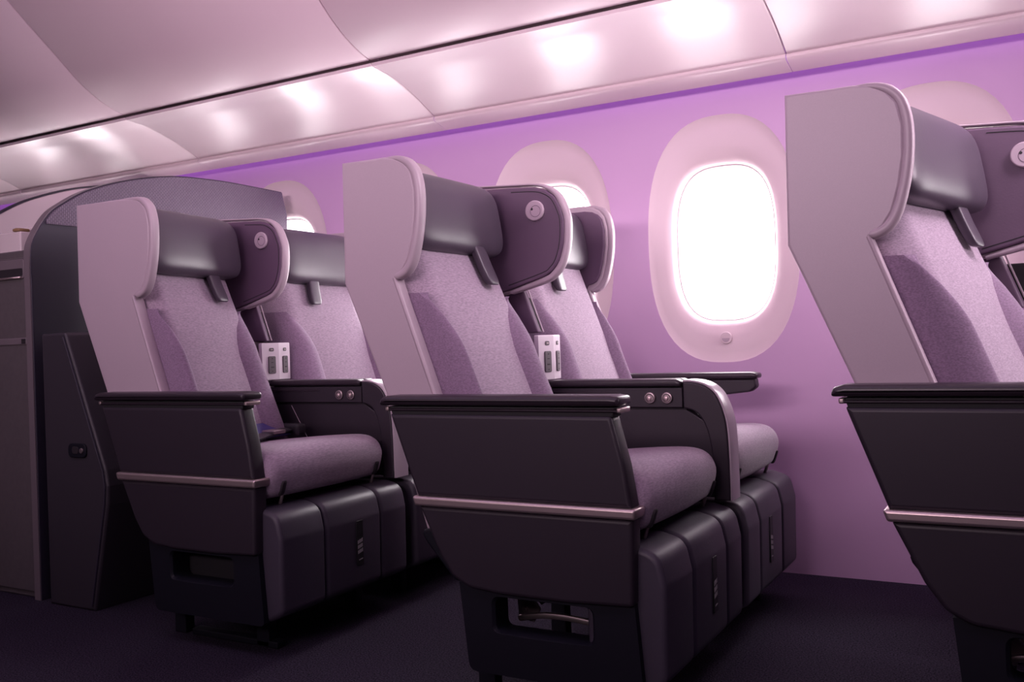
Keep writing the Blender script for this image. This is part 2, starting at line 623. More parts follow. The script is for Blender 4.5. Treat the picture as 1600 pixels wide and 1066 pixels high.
for i in range(len(SEAMS) - 1):
    xa, xb = SEAMS[i], SEAMS[i + 1]
    xm = (xa + xb) / 2
    t = thing('overhead_bin', BIN_LABELS[i], 'overhead bin', (xm, 2.6, 1.58), 'overhead bins along the window side')
    def rel(pr):
        return [(y - 2.6, z - 1.58) for y, z in pr]
    obj('bin_door', strip_panel(rel(DOOR), xa - xm, xb - xm), 'bindoor', t, sharp=50)
    obj('bin_bottom', strip_panel(rel(BOTTOM), xa - xm, xb - xm), 'bin', t, sharp=50)
    obj('bin_lip', strip_panel(rel(LIP), xa - xm, xb - xm, 0.003), 'bin', t, sharp=50)
    obj('valance', strip_panel(rel(STRIP), xa - xm, xb - xm, 0.004), 'bin', t, sharp=50)

# ceiling: closes the cabin above the bins, over the aisle and the far side
CEIL = [(3.0, 1.66), (2.99, 1.76), (2.53, 1.80), (2.50, 1.74), (2.36, 1.78), (2.2, 1.90), (1.95, 2.12), (1.72, 2.44), (1.2, 2.52), (0.0, 2.56), (-1.2, 2.5), (-1.8, 2.35), (-2.2, 1.95), (-3.0, 1.65)]
bm = bmesh.new()
A = [bm.verts.new((X0, y, z)) for y, z in CEIL]
B = [bm.verts.new((X1, y, z)) for y, z in CEIL]
for i in range(len(CEIL) - 1):
    bm.faces.new((A[i], A[i + 1], B[i + 1], B[i]))
struct(obj('ceiling', bm, 'bindoor', sharp=50))
for name, pts in (('wall_left', ((X0, -3.0, 0), (X1, -3.0, 0), (X1, -3.0, 1.65), (X0, -3.0, 1.65))),
                  ('wall_back', ((X0, -3.0, 0), (X0, 3.0, 0), (X0, 3.0, 2.6), (X0, -3.0, 2.6))),
                  ('wall_front', ((X1, -3.0, 0), (X1, 3.0, 0), (X1, 3.0, 2.6), (X1, -3.0, 2.6)))):
    bm = bmesh.new()
    bm.faces.new([bm.verts.new(p) for p in pts])
    struct(obj(name, bm, 'farwall'))

# ------------------------------------------------------------------ seats
SEAT_K = 0.37


def seat_common(t, mir, dx, hr, zoff, kx=0.0):
    """parts shared by the aisle seat and the window seat. Local y runs from the outer side (0) to the
    console side (0.57); mir mirrors it for the window seat. dx shifts the backrest, hr the headrest"""
    S = (lambda x, y, z: (x, 0.57 - y, z)) if mir else (lambda x, y, z: (x, y, z))

    def BS(x, y, z):    # the upper seat is turned a little in its shell
        return S(x + dx + kx * (y - 0.05), y, z)

    def bx(z):
        return 0.06 + SEAT_K * (0.98 - z)

    def yl(z):      # outer and inner edges of the cushion
        return 0.077

    def yr(z):
        return min((0.452 + 0.10 * (0.98 - z) if z < 0.98 else 0.452) + (0.034 if mir else 0), 0.534)

    def ins(z):     # how far a bolster reaches in from its edge
        K = [(0.42, 0.150), (0.55, 0.143), (0.64, 0.137), (0.745, 0.128), (0.79, 0.108), (0.83, 0.08), (0.86, 0.045), (0.88, 0.012)]
        for (a, b), (c, d) in zip(K, K[1:]):
            if z <= c:
                q = max(0, (z - a) / (c - a))
                return b + (d - b) * q
        return 0.012

    def centre(u, v):
        z = 0.42 + v * 0.60
        a, b = yl(z), yr(z)
        y = a + u * (b - a)
        e = min(u, 1 - u)
        roll = -0.05 * max(0, 1 - e / 0.13) ** 2.2
        dip = 0.010 * math.sin(PI * u) * (0.3 + 0.7 * math.sin(PI * min(1, v * 1.2)))
        return BS(bx(z) + roll - 0.004 + dip, y, z)
    obj('backrest', sheet(centre, 36, 24, 0.07), 'fabric', t, sharp=70)
    for side in (0, 1):
        def bol(u, v, side=side):
            z = 0.42 + v * 0.46
            d = ins(z) if side == 1 else 0.52 * ins(min(0.88, z + 0.02))
            hh = 0.056
            e = yl(z) if side == 0 else yr(z)
            y = e + (d * u if side == 0 else -d * u) + (-0.004 if side == 0 else 0.004) * (1 - u)
            full = min(1.0, ins(z) / 0.12)
            h = hh * max(0.0, math.sin(PI * u ** 0.72)) ** 0.8 - 0.018 - 0.034 * (1 - u) ** 2.5
            h = -0.048 * (1 - u) * (1 - full) + h * full if full < 1 else h
            return BS(bx(z) + h - 0.002, y, z)
        obj('bolster', sheet(bol, 24, 26, 0.05), 'bolster', t, sharp=75)
    # headrest pillow and its pull strap
    hx, hz = 0.020 + hr, 1.072

    def tilt(x, y, z):
        q = (z - hz)
        bulge = -0.25 * (q * q) if x > hx else 0
        return BS(x - 0.16 * q + bulge, y, z)
    h = obj('headrest', superbox((hx, 0.272, hz), (0.068, 0.203, 0.095), 0.30, 56, 32, fn=tilt, ev=0.46), 'headrest', t, sharp=80)

    def flapf(x, y, z):
        q = (0.995 - z)
        return BS(x + 0.30 * q + 0.10 * max(0, q - 0.05), y + 0.20 * q, z)
    obj('headrest_strap', superbox((0.074, 0.332, 0.955), (0.011, 0.025, 0.050), 0.40, 20, 14, fn=flapf), 'headrest', h, sharp=80)
    # seat cushion: waterfall front
    prof = smooth_path([(0.10, 0.40), (0.12, 0.455), (0.22, 0.478), (0.36, 0.492), (0.48, 0.502), (0.56, 0.503), (0.598, 0.488), (0.614, 0.455), (0.607, 0.416), (0.588, 0.388), (0.52, 0.378), (0.30, 0.372), (0.12, 0.375)], 4)

    def crown(x, y, z):
        c = (y - 0.272) / 0.232
        if z > 0.46:
            z += 0.010 * (1 - c * c) - 0.004
        if x > 0.5:
            x += 0.012 * (1 - c * c) - 0.004
        return S(x, y, z)
    bmc = bmesh.new()
    # sliced so that the crown can bend it
    ys = [0.040, 0.0415, 0.046, 0.054, 0.066] + [0.066 + (0.478 - 0.066) * i / 10 for i in range(1, 10)] + [0.478, 0.490, 0.498, 0.5025, 0.504]
    insets = [0.026, 0.018, 0.010, 0.004, 0.0] + [0] * 9 + [0.0, 0.004, 0.010, 0.018, 0.026]
    rings = []
    for y, d in zip(ys, insets):
        pl = inset(prof, d) if d else prof
        rings.append([bmc.verts.new(crown(px, y, pz)) for px, pz in pl])
    for a, b in zip(rings, rings[1:]):
        for i in range(len(prof)):
            k = (i + 1) % len(prof)
            bmc.faces.new((a[i], a[k], b[k], b[i]))
    bmc.faces.new(rings[0]); bmc.faces.new(list(reversed(rings[-1])))
    obj('seat_cushion', finish(bmc), 'fabric', t, sharp=80)
    # dark fastening loops at the front corners of the cushion
    for y in (0.085, 0.462):
        obj('cushion_loop', superbox((0.604, y, 0.408), (0.006, 0.008, 0.019), 0.5, 14, 8, fn=lambda x, yy, z: S(x + 0.35 * (z - 0.408), yy, z)), 'hole', t)
    # pan under the cushion
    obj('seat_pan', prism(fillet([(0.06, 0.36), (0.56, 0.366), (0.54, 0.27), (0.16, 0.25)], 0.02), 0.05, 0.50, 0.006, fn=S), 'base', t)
    # leg rest: dark core, three upholstered panels with grooves, black label
    core = fillet([(0.48, 0.350), (0.575, 0.352), (0.622, 0.330), (0.636, 0.29), (0.634, 0.11), (0.60, 0.094), (0.49, 0.096)], [0.01, 0.03, 0.03, 0.03, 0.02, 0.02, 0.02])
    lr = obj('leg_rest', prism(core, 0.036, 0.538, 0.012, fn=S), 'groove', t)
    pan = fillet([(0.475, 0.362), (0.585, 0.364), (0.636, 0.350), (0.649, 0.29), (0.646, 0.105), (0.60, 0.084), (0.485, 0.088)], [0.01, 0.04, 0.05, 0.05, 0.025, 0.02, 0.02], 6)
    for a, b in ((0.028, 0.190), (0.197, 0.424), (0.4255, 0.546)):
        obj('leg_rest_panel', prism(pan, a, b, 0.012, k=4, fn=S), 'leather', lr, sharp=60)
    tg = obj('label_tag', prism(rrect(0.312, 0.165, 0.340, 0.285, 0.003), 0.6475, 0.6505, 0.0008, 'x', fn=S), 'tag', lr)
    bmp = bmesh.new()
    for r in range(3):
        for c in range(4):
            y0 = 0.3155 + c * 0.0055
            z0 = 0.196 + r * 0.0135 + 0.0012 * c
            prism([(y0, z0), (y0 + 0.0042, z0 + 0.0008), (y0 + 0.0042, z0 + 0.0098 + (0.001 if (r + c) % 2 else 0)), (y0, z0 + 0.009)], 0.6503, 0.6509, 0, 'x', bmp, fn=S)
    prism([(0.319, 0.178), (0.335, 0.180), (0.335, 0.183), (0.319, 0.181)], 0.6503, 0.6509, 0, 'x', bmp, fn=S)
    o = obj('label_print', bmp, 'print', lr)
    # small metal hinge pins between cushion and leg rest
    for y in (0.10, 0.47):
        obj('hinge_pin', tube([S(0.575, y, 0.352), S(0.590, y, 0.395)], 0.0045, n=8, up=(0, 1, 0)), 'steel', t)
    # feet: two struts that reach the carpet
    for (x, y) in ((0.205, 0.11), (0.205, 0.46), (0.51, 0.11), (0.51, 0.46)):
        o = obj('leg', prism(fillet([(x - 0.022, -zoff), (x + 0.022, -zoff), (x + 0.016, 0.27), (x - 0.016, 0.27)], 0.004), y - 0.016, y + 0.016, 0.003, fn=S), 'base', t)
    obj('floor_rail', rbox(0.25, 0.56, 0.094, 0.126, -zoff, 0.018 - zoff, 0.004) if not mir else rbox(0.25, 0.56, 0.444, 0.476, -zoff, 0.018 - zoff, 0.004), 'base', t)
    return S, BS


def shell_half(t, S, lipdx, wing_lining, lip_pts, y0, y1, strip0, zlow=0.36):
    """hard side shell: flat plate with a wing at the top, tapering to a raking strip below"""
    # plate outline (x, z)
    pts = [(-0.110, 1.187)] + [(x - 0.010, z) for x, z in lip_pts[:-2]] + [(strip0[0] - 0.002, strip0[1])]
    zl = zlow
    xl = strip0[0] + SEAT_K * (strip0[1] - zl)
    pts += [(xl, zl), (xl - 0.145, zl), (-0.001, 0.648), (-0.113, 0.910)]
    sh = obj('back_shell', prism(pts, y0, y1, 0.005, fn=S), 'shell', t, sharp=35)
    path = smooth_path([(p[0] - 0.004, (y0 + y1) / 2 + 0.004, p[1]) for p in lip_pts], 3)
    N = len(path)
    rx = [0.0095 * min(1, 0.25 + i / (N * 0.35)) * min(1, 0.5 + (N - 1 - i) / (N * 0.12)) for i in range(N)]
    ry = [0.0135 * min(1, 0.55 + i / (N * 0.5)) for i in range(N)]
    path = [(p[0], p[1] - 0.006, p[2] - (0.0095 - a) * (1 if i < N * 0.4 else 0)) for i, (p, a, b) in enumerate(zip(path, rx, ry))]
    obj('wing_rim', tube([S(*p) for p in path], rx, ry, n=16, p=0.6), 'rim', sh, sharp=60)
    ed = [(strip0[0] - 0.006 + SEAT_K * q, y1 - 0.012, strip0[1] - q) for q in (0.0, 0.15, 0.30, strip0[1] - zl)]
    obj('shell_edge_strip', tube([S(*p) for p in ed], 0.0055, 0.0165, n=12, p=0.55), 'rim', sh, sharp=60)
    return sh


LIP = [(-0.02, 1.186), (0.02, 1.186), (0.050, 1.181), (0.075, 1.168), (0.093, 1.146), (0.102, 1.105), (0.101, 1.050), (0.093, 1.000), (0.080, 0.955), (0.064, 0.930), (0.045, 0.920), (0.034, 0.918)]
WING = [(-0.037, 1.181), (0.083, 1.173), (0.150, 1.168), (0.185, 1.158), (0.213, 1.137), (0.230, 1.105), (0.240, 1.070), (0.237, 1.010), (0.222, 0.962), (0.200, 0.935), (0.172, 0.920), (0.071, 0.893)]


def aisle_seat(i, label, org, lipdx, dx, kx, hr, shx, zoff, belt=False, mech=True, netx=0.0):
    t = thing('aircraft_seat', label, 'seat', org, 'cabin seats')
    S, BS = seat_common(t, False, dx, hr, zoff, kx)
    lip = [(x + lipdx * (1 if x > 0.03 else 0.5), z) for x, z in LIP]
    shell_half(t, S, lipdx, False, lip, 0.045, 0.072, (0.034 + lipdx * 0.9, 0.915))
    # rear panel of the shell
    rear = fillet([(-0.104, 1.175), (-0.107, 0.910), (0.004, 0.648), (0.115, 0.37), (0.135, 0.37), (0.024, 0.650), (-0.088, 0.912), (-0.085, 1.175)], 0.003)
    obj('rear_panel', prism(rear, 0.072, 0.52, 0.003), 'shell', t)
    # literature pocket and lower rear panel
    obj('rear_pocket', prism(fillet([(0.02, 0.56), (0.045, 0.56), (0.16, 0.26), (0.13, 0.26)], 0.006), 0.09, 0.50, 0.006), 'charcoal', t)
    # centre wing (privacy divider) with leather lining, light rim, round button
    w = WING
    dv = obj('centre_wing', prism([(-0.09, 1.179)] + [(x - 0.006, z - (0.004 if z > 1.15 else 0)) for x, z in w[1:]] + [(-0.09, 0.86)], 0.508, 0.535, 0.004, fn=BS), 'shell', t)
    lin = [(-0.09, 1.172)] + inset([(-0.09, 1.179)] + w[1:] + [(-0.09, 0.85)], 0.008)[1:-1] + [(-0.09, 0.862)]
    obj('wing_lining', prism(lin, 0.496, 0.512, 0.004, fn=BS), 'lining', dv, sharp=60)
    pth = inset([(-0.09, 1.179)] + w[1:] + [(-0.09, 0.85)], 0.019)[1:-1]
    obj('lining_seam', tube([BS(x, 0.4962, z) for x, z in smooth_path(pth, 3)], 0.0012, n=6), 'groove', dv)
    path = smooth_path([(x - 0.003, 0.512, z) for x, z in w], 4)
    N = len(path)
    rx = [0.0085 * min(1, 0.35 + max(0, k / N - 0.15) * 2.5) * min(1, 0.6 + (N - 1 - k) / (N * 0.2)) for k in range(N)]
    obj('wing_rim', tube([BS(*p) for p in path], rx, 0.0135, n=16, p=0.65), 'rim', dv, sharp=60)
    bcx, bcz = 0.152, 1.099
    b = obj('headrest_button', prism([(bcx + 0.0265 * math.cos(2 * PI * k / 36), bcz + 0.0265 * math.sin(2 * PI * k / 36)) for k in range(36)], 0.488, 0.498, 0.003, fn=BS), 'button', t)
    ring = [(bcx + 0.004 + 0.0145 * math.cos(2 * PI * k / 28), 0.4880, bcz - 0.002 + 0.0145 * math.sin(2 * PI * k / 28)) for k in range(28)]
    obj('button_ring', tube([BS(*p) for p in ring], 0.0006, n=6, closed=True), 'lining', b)
    obj('button_hole', prism([(bcx - 0.006 + 0.0032 * math.cos(2 * PI * k / 14), bcz + 0.004 + 0.0032 * math.sin(2 * PI * k / 14)) for k in range(14)], 0.4872, 0.490, 0.0005, fn=BS), 'hole', b)
    # lower divider strip between the seats
    s0 = 0.098
    dl = fillet([(s0 - 0.01, 0.90), (s0 - 0.01 + SEAT_K * 0.116, 0.784), (s0 + SEAT_K * 0.116 - 0.12, 0.784), (s0 - 0.16, 0.90)], 0.004)
    ds = obj('divider_strip', prism(dl, 0.532, 0.552, 0.004, fn=BS), 'lining', t)
    for k in (0, 1):
        obj('strip_piping', tube([BS(s0 - 0.006 - 0.012 * k, 0.553, 0.90), BS(s0 - 0.006 - 0.012 * k + SEAT_K * 0.114, 0.553, 0.786)], 0.0022, n=6), 'rim', ds)
    # literature net hanging behind the divider strip
    obj('net_pocket', prism(fillet([(s0 - 0.10, 0.88), (s0 - 0.005 + netx, 0.88), (s0 + 0.030 + netx, 0.786), (s0 - 0.065, 0.786)], 0.01), 0.556, 0.566, 0.004, fn=BS), 'net', t)
    # ---- outer arm: shell panels, metal band, pad
    up = fillet([(0.036 + shx, 0.616), (0.560 + shx, 0.616), (0.584 + shx, 0.52), (0.596 + shx, 0.440), (0.1025 + shx, 0.440)], [0.004, 0.012, 0.0, 0.003, 0.003])
    obj('arm_panel', prism(up, 0.0, 0.046, 0.009, k=4), 'charcoal', t, sharp=35)
    lo = fillet([(0.106 + shx, 0.419), (0.597 + shx, 0.419), (0.592 + shx, 0.252), (0.45 + shx, 0.246), (0.30 + shx, 0.247), (0.225 + shx, 0.254), (0.186 + shx, 0.274), (0.155 + shx, 0.318)], [0.003, 0.003, 0.01, 0, 0, 0.05, 0.04, 0.03])
    obj('lower_panel', prism(lo, 0.0, 0.046, 0.009, k=4), 'charcoal', t, sharp=35)
    lo2 = inset(fillet([(0.098 + shx, 0.46), (0.597 + shx, 0.46), (0.594 + shx, 0.40), (0.118 + shx, 0.40)], 0.002), 0.006)
    obj('band_backing', prism(lo2, 0.004, 0.042, 0.004), 'groove', t)
    band = fillet([(0.092 + shx, 0.4405), (0.606 + shx, 0.4405), (0.604 + shx, 0.4195), (0.100 + shx, 0.4195)], 0.006)
    obj('metal_band', prism(band, -0.007, 0.050, 0.006), 'trim', t, sharp=40)
    obj('arm_groove', prism(fillet([(0.034 + shx, 0.632), (0.566 + shx, 0.632), (0.563 + shx, 0.612), (0.042 + shx, 0.612)], 0.003), 0.004, 0.044, 0.003), 'groove', t)
    g2 = fillet([(0.027 + shx, 0.628), (0.578 + shx, 0.628), (0.579 + shx, 0.6215), (0.032 + shx, 0.6215)], 0.002)
    obj('arm_trim', prism(g2, -0.0005, 0.048, 0.004), 'armpad', t)
    for (a, b) in ((0.026, 0.036), (0.572, 0.5815)):
        obj('trim_end_cap', prism(rrect(a + shx, 0.6212, b + shx, 0.6312, 0.003), -0.001, 0.048, 0.003), 'trim', t)
    pad = fillet([(0.012 + shx, 0.634), (0.580 + shx, 0.634), (0.581 + shx, 0.652), (0.560 + shx, 0.655), (0.035 + shx, 0.655), (0.018 + shx, 0.650)], [0.006, 0.008, 0.008, 0.01, 0.01, 0.01])
    obj('arm_pad', prism(pad, -0.010, 0.058, 0.010, k=4), 'armpad', t, sharp=50)
    # ---- skirt with the open slot
    bmk = bmesh.new()
    outer = fillet([(0.196 + shx, 0.262), (0.590 + shx, 0.262), (0.604 + shx, 0.078), (0.215 + shx, 0.078)], [0, 0, 0.015, 0.02], 3)
    sl = rrect(0.279 + shx, 0.166, 0.500 + shx, 0.238, 0.018, 5)
    # ring faces between outline and slot on both sides, then the walls
    outer = [p for p in outer]

    def ringmesh(o, s, ya, yb):
        # resample the outline by angle about the slot centre so the quads match
        cx = sum(p[0] for p in s) / len(s); cz = sum(p[1] for p in s) / len(s)
        n = len(s)

        def ray(ang):
            d = Vector((math.cos(ang), math.sin(ang)))
            best = 1e9
            for k in range(len(o)):
                a = Vector(o[k - 1]) - Vector((cx, cz)); b = Vector(o[k]) - Vector((cx, cz))
                e = b - a
                den = d.x * e.y - d.y * e.x
                if abs(den) < 1e-12: continue
                tt = (a.x * e.y - a.y * e.x) / den
                uu = (a.x * d.y - a.y * d.x) / den
                if tt > 0 and -1e-6 <= uu <= 1 + 1e-6: best = min(best, tt)
            return (cx + d.x * best, cz + d.y * best)
        angs = [math.atan2(p[1] - cz, p[0] - cx) for p in s]
        # add exact outline corners by extra angles
        extra = [math.atan2(p[1] - cz, p[0] - cx) for p in o]
        allang = sorted(set([round(a, 6) for a in angs + extra]))

        def rs(ang):
            d = Vector((math.cos(ang), math.sin(ang)))
            best = 1e9
            for k in range(n):
                a = Vector(s[k - 1]) - Vector((cx, cz)); b = Vector(s[k]) - Vector((cx, cz))
                e = b - a
                den = d.x * e.y - d.y * e.x
                if abs(den) < 1e-12: continue
                tt = (a.x * e.y - a.y * e.x) / den
                uu = (a.x * d.y - a.y * d.x) / den
                if tt > 0 and -1e-6 <= uu <= 1 + 1e-6: best = min(best, tt)
            return (cx + d.x * best, cz + d.y * best)
        O = [ray(a) for a in allang]; I = [rs(a) for a in allang]
        n = len(O)
        rows = []
        for (pl, y) in ((O, ya), (I, ya), (I, ya), (I, yb), (O, yb)):
            rows.append([bmk.verts.new((p[0], y, p[1])) for p in pl])
        # soften the slot mouth
        for k, p in enumerate(I):
            d = Vector((p[0] - cx, p[1] - cz)).normalized() * 0.006
            rows[1][k].co.x += d.x; rows[1][k].co.z += d.y
            rows[2][k].co.y += 0.006
        for a, b in zip(rows, rows[1:] + rows[:1]):
            for k in range(n):
                bmk.faces.new((a[k], a[(k + 1) % n], b[(k + 1) % n], b[k]))
    ringmesh(outer, sl, 0.012, 0.070)
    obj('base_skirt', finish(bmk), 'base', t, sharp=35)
    if mech:
        mc = obj('recline_bar', tube(smooth_path([(0.255 + shx, 0.16, 0.152), (0.30 + shx, 0.16, 0.162), (0.36 + shx, 0.16, 0.166), (0.44 + shx, 0.16, 0.160), (0.52 + shx, 0.16, 0.146)], 4), 0.0075, 0.006, n=8), 'steel', t)
        obj('mechanism_plate', prism(fillet([(0.24 + shx, 0.215), (0.262 + shx, 0.225), (0.300 + shx, 0.172), (0.283 + shx, 0.140), (0.245 + shx, 0.150)], 0.004), 0.175, 0.180, 0.001), 'steel', t)
        obj('mechanism_plate', prism(fillet([(0.29 + shx, 0.232), (0.385 + shx, 0.232), (0.297 + shx, 0.178), (0.290 + shx, 0.185)], 0.003), 0.185, 0.189, 0.001), 'steel', t)
        for (x, z) in ((0.262, 0.168), (0.315, 0.215), (0.250, 0.196)):
            obj('bolt', disc((x + shx, 0.170, z), 0.006, 0.006, n=12), 'steel', t)
        obj('mechanism_bracket', rbox(0.235 + shx, 0.285 + shx, 0.10, 0.15, 0.128, 0.136, 0.002), 'steel', t)
    else:
        obj('slot_backing', rbox(0.265 + shx, 0.515 + shx, 0.074, 0.082, 0.15, 0.245, 0.003), 'groove', t)
    if belt:
        def ribbon(pts, w, th, m, nm, tilt):
            bmr = bmesh.new()
            P = [Vector(p) for p in smooth_path(pts, 5)]
            rows = []
            for k in range(len(P)):
                d = (P[min(k + 1, len(P) - 1)] - P[max(k - 1, 0)]).normalized()
                sd = Vector((-d.y, d.x, 0)).normalized() * (w / 2)
                sd.z = w / 2 * tilt
                rows.append([bmr.verts.new(P[k] + sd), bmr.verts.new(P[k] - sd), bmr.verts.new(P[k] - sd + Vector((0, 0, th))), bmr.verts.new(P[k] + sd + Vector((0, 0, th)))])
            for a, b2 in zip(rows, rows[1:]):
                for k in range(4):
                    bmr.faces.new((a[k], a[(k + 1) % 4], b2[(k + 1) % 4], b2[k]))
            bmr.faces.new(rows[0]); bmr.faces.new(list(reversed(rows[-1])))
            return obj(nm, finish(bmr), m, t)
        sb = ribbon([(0.372, 0.08, 0.514), (0.337, 0.20, 0.520), (0.303, 0.32, 0.520), (0.273, 0.42, 0.517), (0.252, 0.48, 0.512)], 0.056, 0.004, 'belt', 'seat_belt', 0.62)
        sb2 = ribbon([(0.425, 0.12, 0.508), (0.382, 0.22, 0.512), (0.340, 0.32, 0.514), (0.305, 0.41, 0.514), (0.270, 0.48, 0.512)], 0.032, 0.004, 'beltdark', 'belt_strap', 0.2)
        bk = rbox(0.310, 0.36, 0.315, 0.365, 0.514, 0.525, 0.004)
        obj('belt_buckle', bk, 'steel', sb2)
        obj('belt_receiver', rbox(0.235, 0.32, 0.455, 0.497, 0.495, 0.530, 0.010), 'beltdark', sb)
    return t


def window_seat(label, org, dx, kx, hr, zoff):
    t = thing('aircraft_seat', label, 'seat', (org[0], org[1] + 0.57, org[2]), 'cabin seats')
    S, BS = seat_common(t, True, dx, hr, zoff, kx)
    lip = [(x + 0.012, z) for x, z in LIP]
    sh = shell_half(t, S, 0.0, True, lip, 0.045, 0.072, (0.040, 0.915))
    lin = [(-0.085, 1.172)] + [(x, z) for x, z in inset([(-0.11, 1.187)] + lip + [(0.03, 0.88), (-0.11, 0.88)], 0.018)[1:-2]] + [(0.02, 0.90), (-0.085, 0.90)]
    obj('wing_lining', prism(lin, 0.070, 0.082, 0.004, fn=S), 'lining', sh, sharp=60)
    rear = fillet([(-0.104, 1.175), (-0.107, 0.910), (0.004, 0.648), (0.115, 0.37), (0.135, 0.37), (0.024, 0.650), (-0.088, 0.912), (-0.085, 1.175)], 0.003)
    obj('rear_panel', prism(rear, 0.072, 0.52, 0.003, fn=S), 'shell', t)
    obj('rear_pocket', prism(fillet([(0.02, 0.56), (0.045, 0.56), (0.16, 0.26), (0.13, 0.26)], 0.006), 0.09, 0.50, 0.006, fn=S), 'charcoal', t)
    # slim wall-side armrest, open underneath
    body = fillet([(0.05, 0.630), (0.545, 0.630), (0.548, 0.606), (0.530, 0.592), (0.46, 0.584), (0.05, 0.575)], [0.004, 0.004, 0.012, 0.02, 0.03, 0.004])
    obj('arm_body', prism(body, 0.005, 0.045, 0.006, fn=S), 'charcoal', t)
    pad = fillet([(0.04, 0.6315), (0.553, 0.6315), (0.554, 0.646), (0.535, 0.650), (0.05, 0.650)], [0.004, 0.006, 0.008, 0.008, 0.004])
    obj('arm_pad', prism(pad, -0.006, 0.056, 0.008, fn=S), 'armpad', t)
    obj('arm_support', prism(fillet([(0.05, 0.60), (0.15, 0.60), (0.20, 0.36), (0.12, 0.36)], 0.01), 0.012, 0.044, 0.005, fn=S), 'charcoal', t)
    # skirt under the wall side
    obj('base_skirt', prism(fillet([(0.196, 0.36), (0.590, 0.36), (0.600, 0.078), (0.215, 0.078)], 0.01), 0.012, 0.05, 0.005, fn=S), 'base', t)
    return t


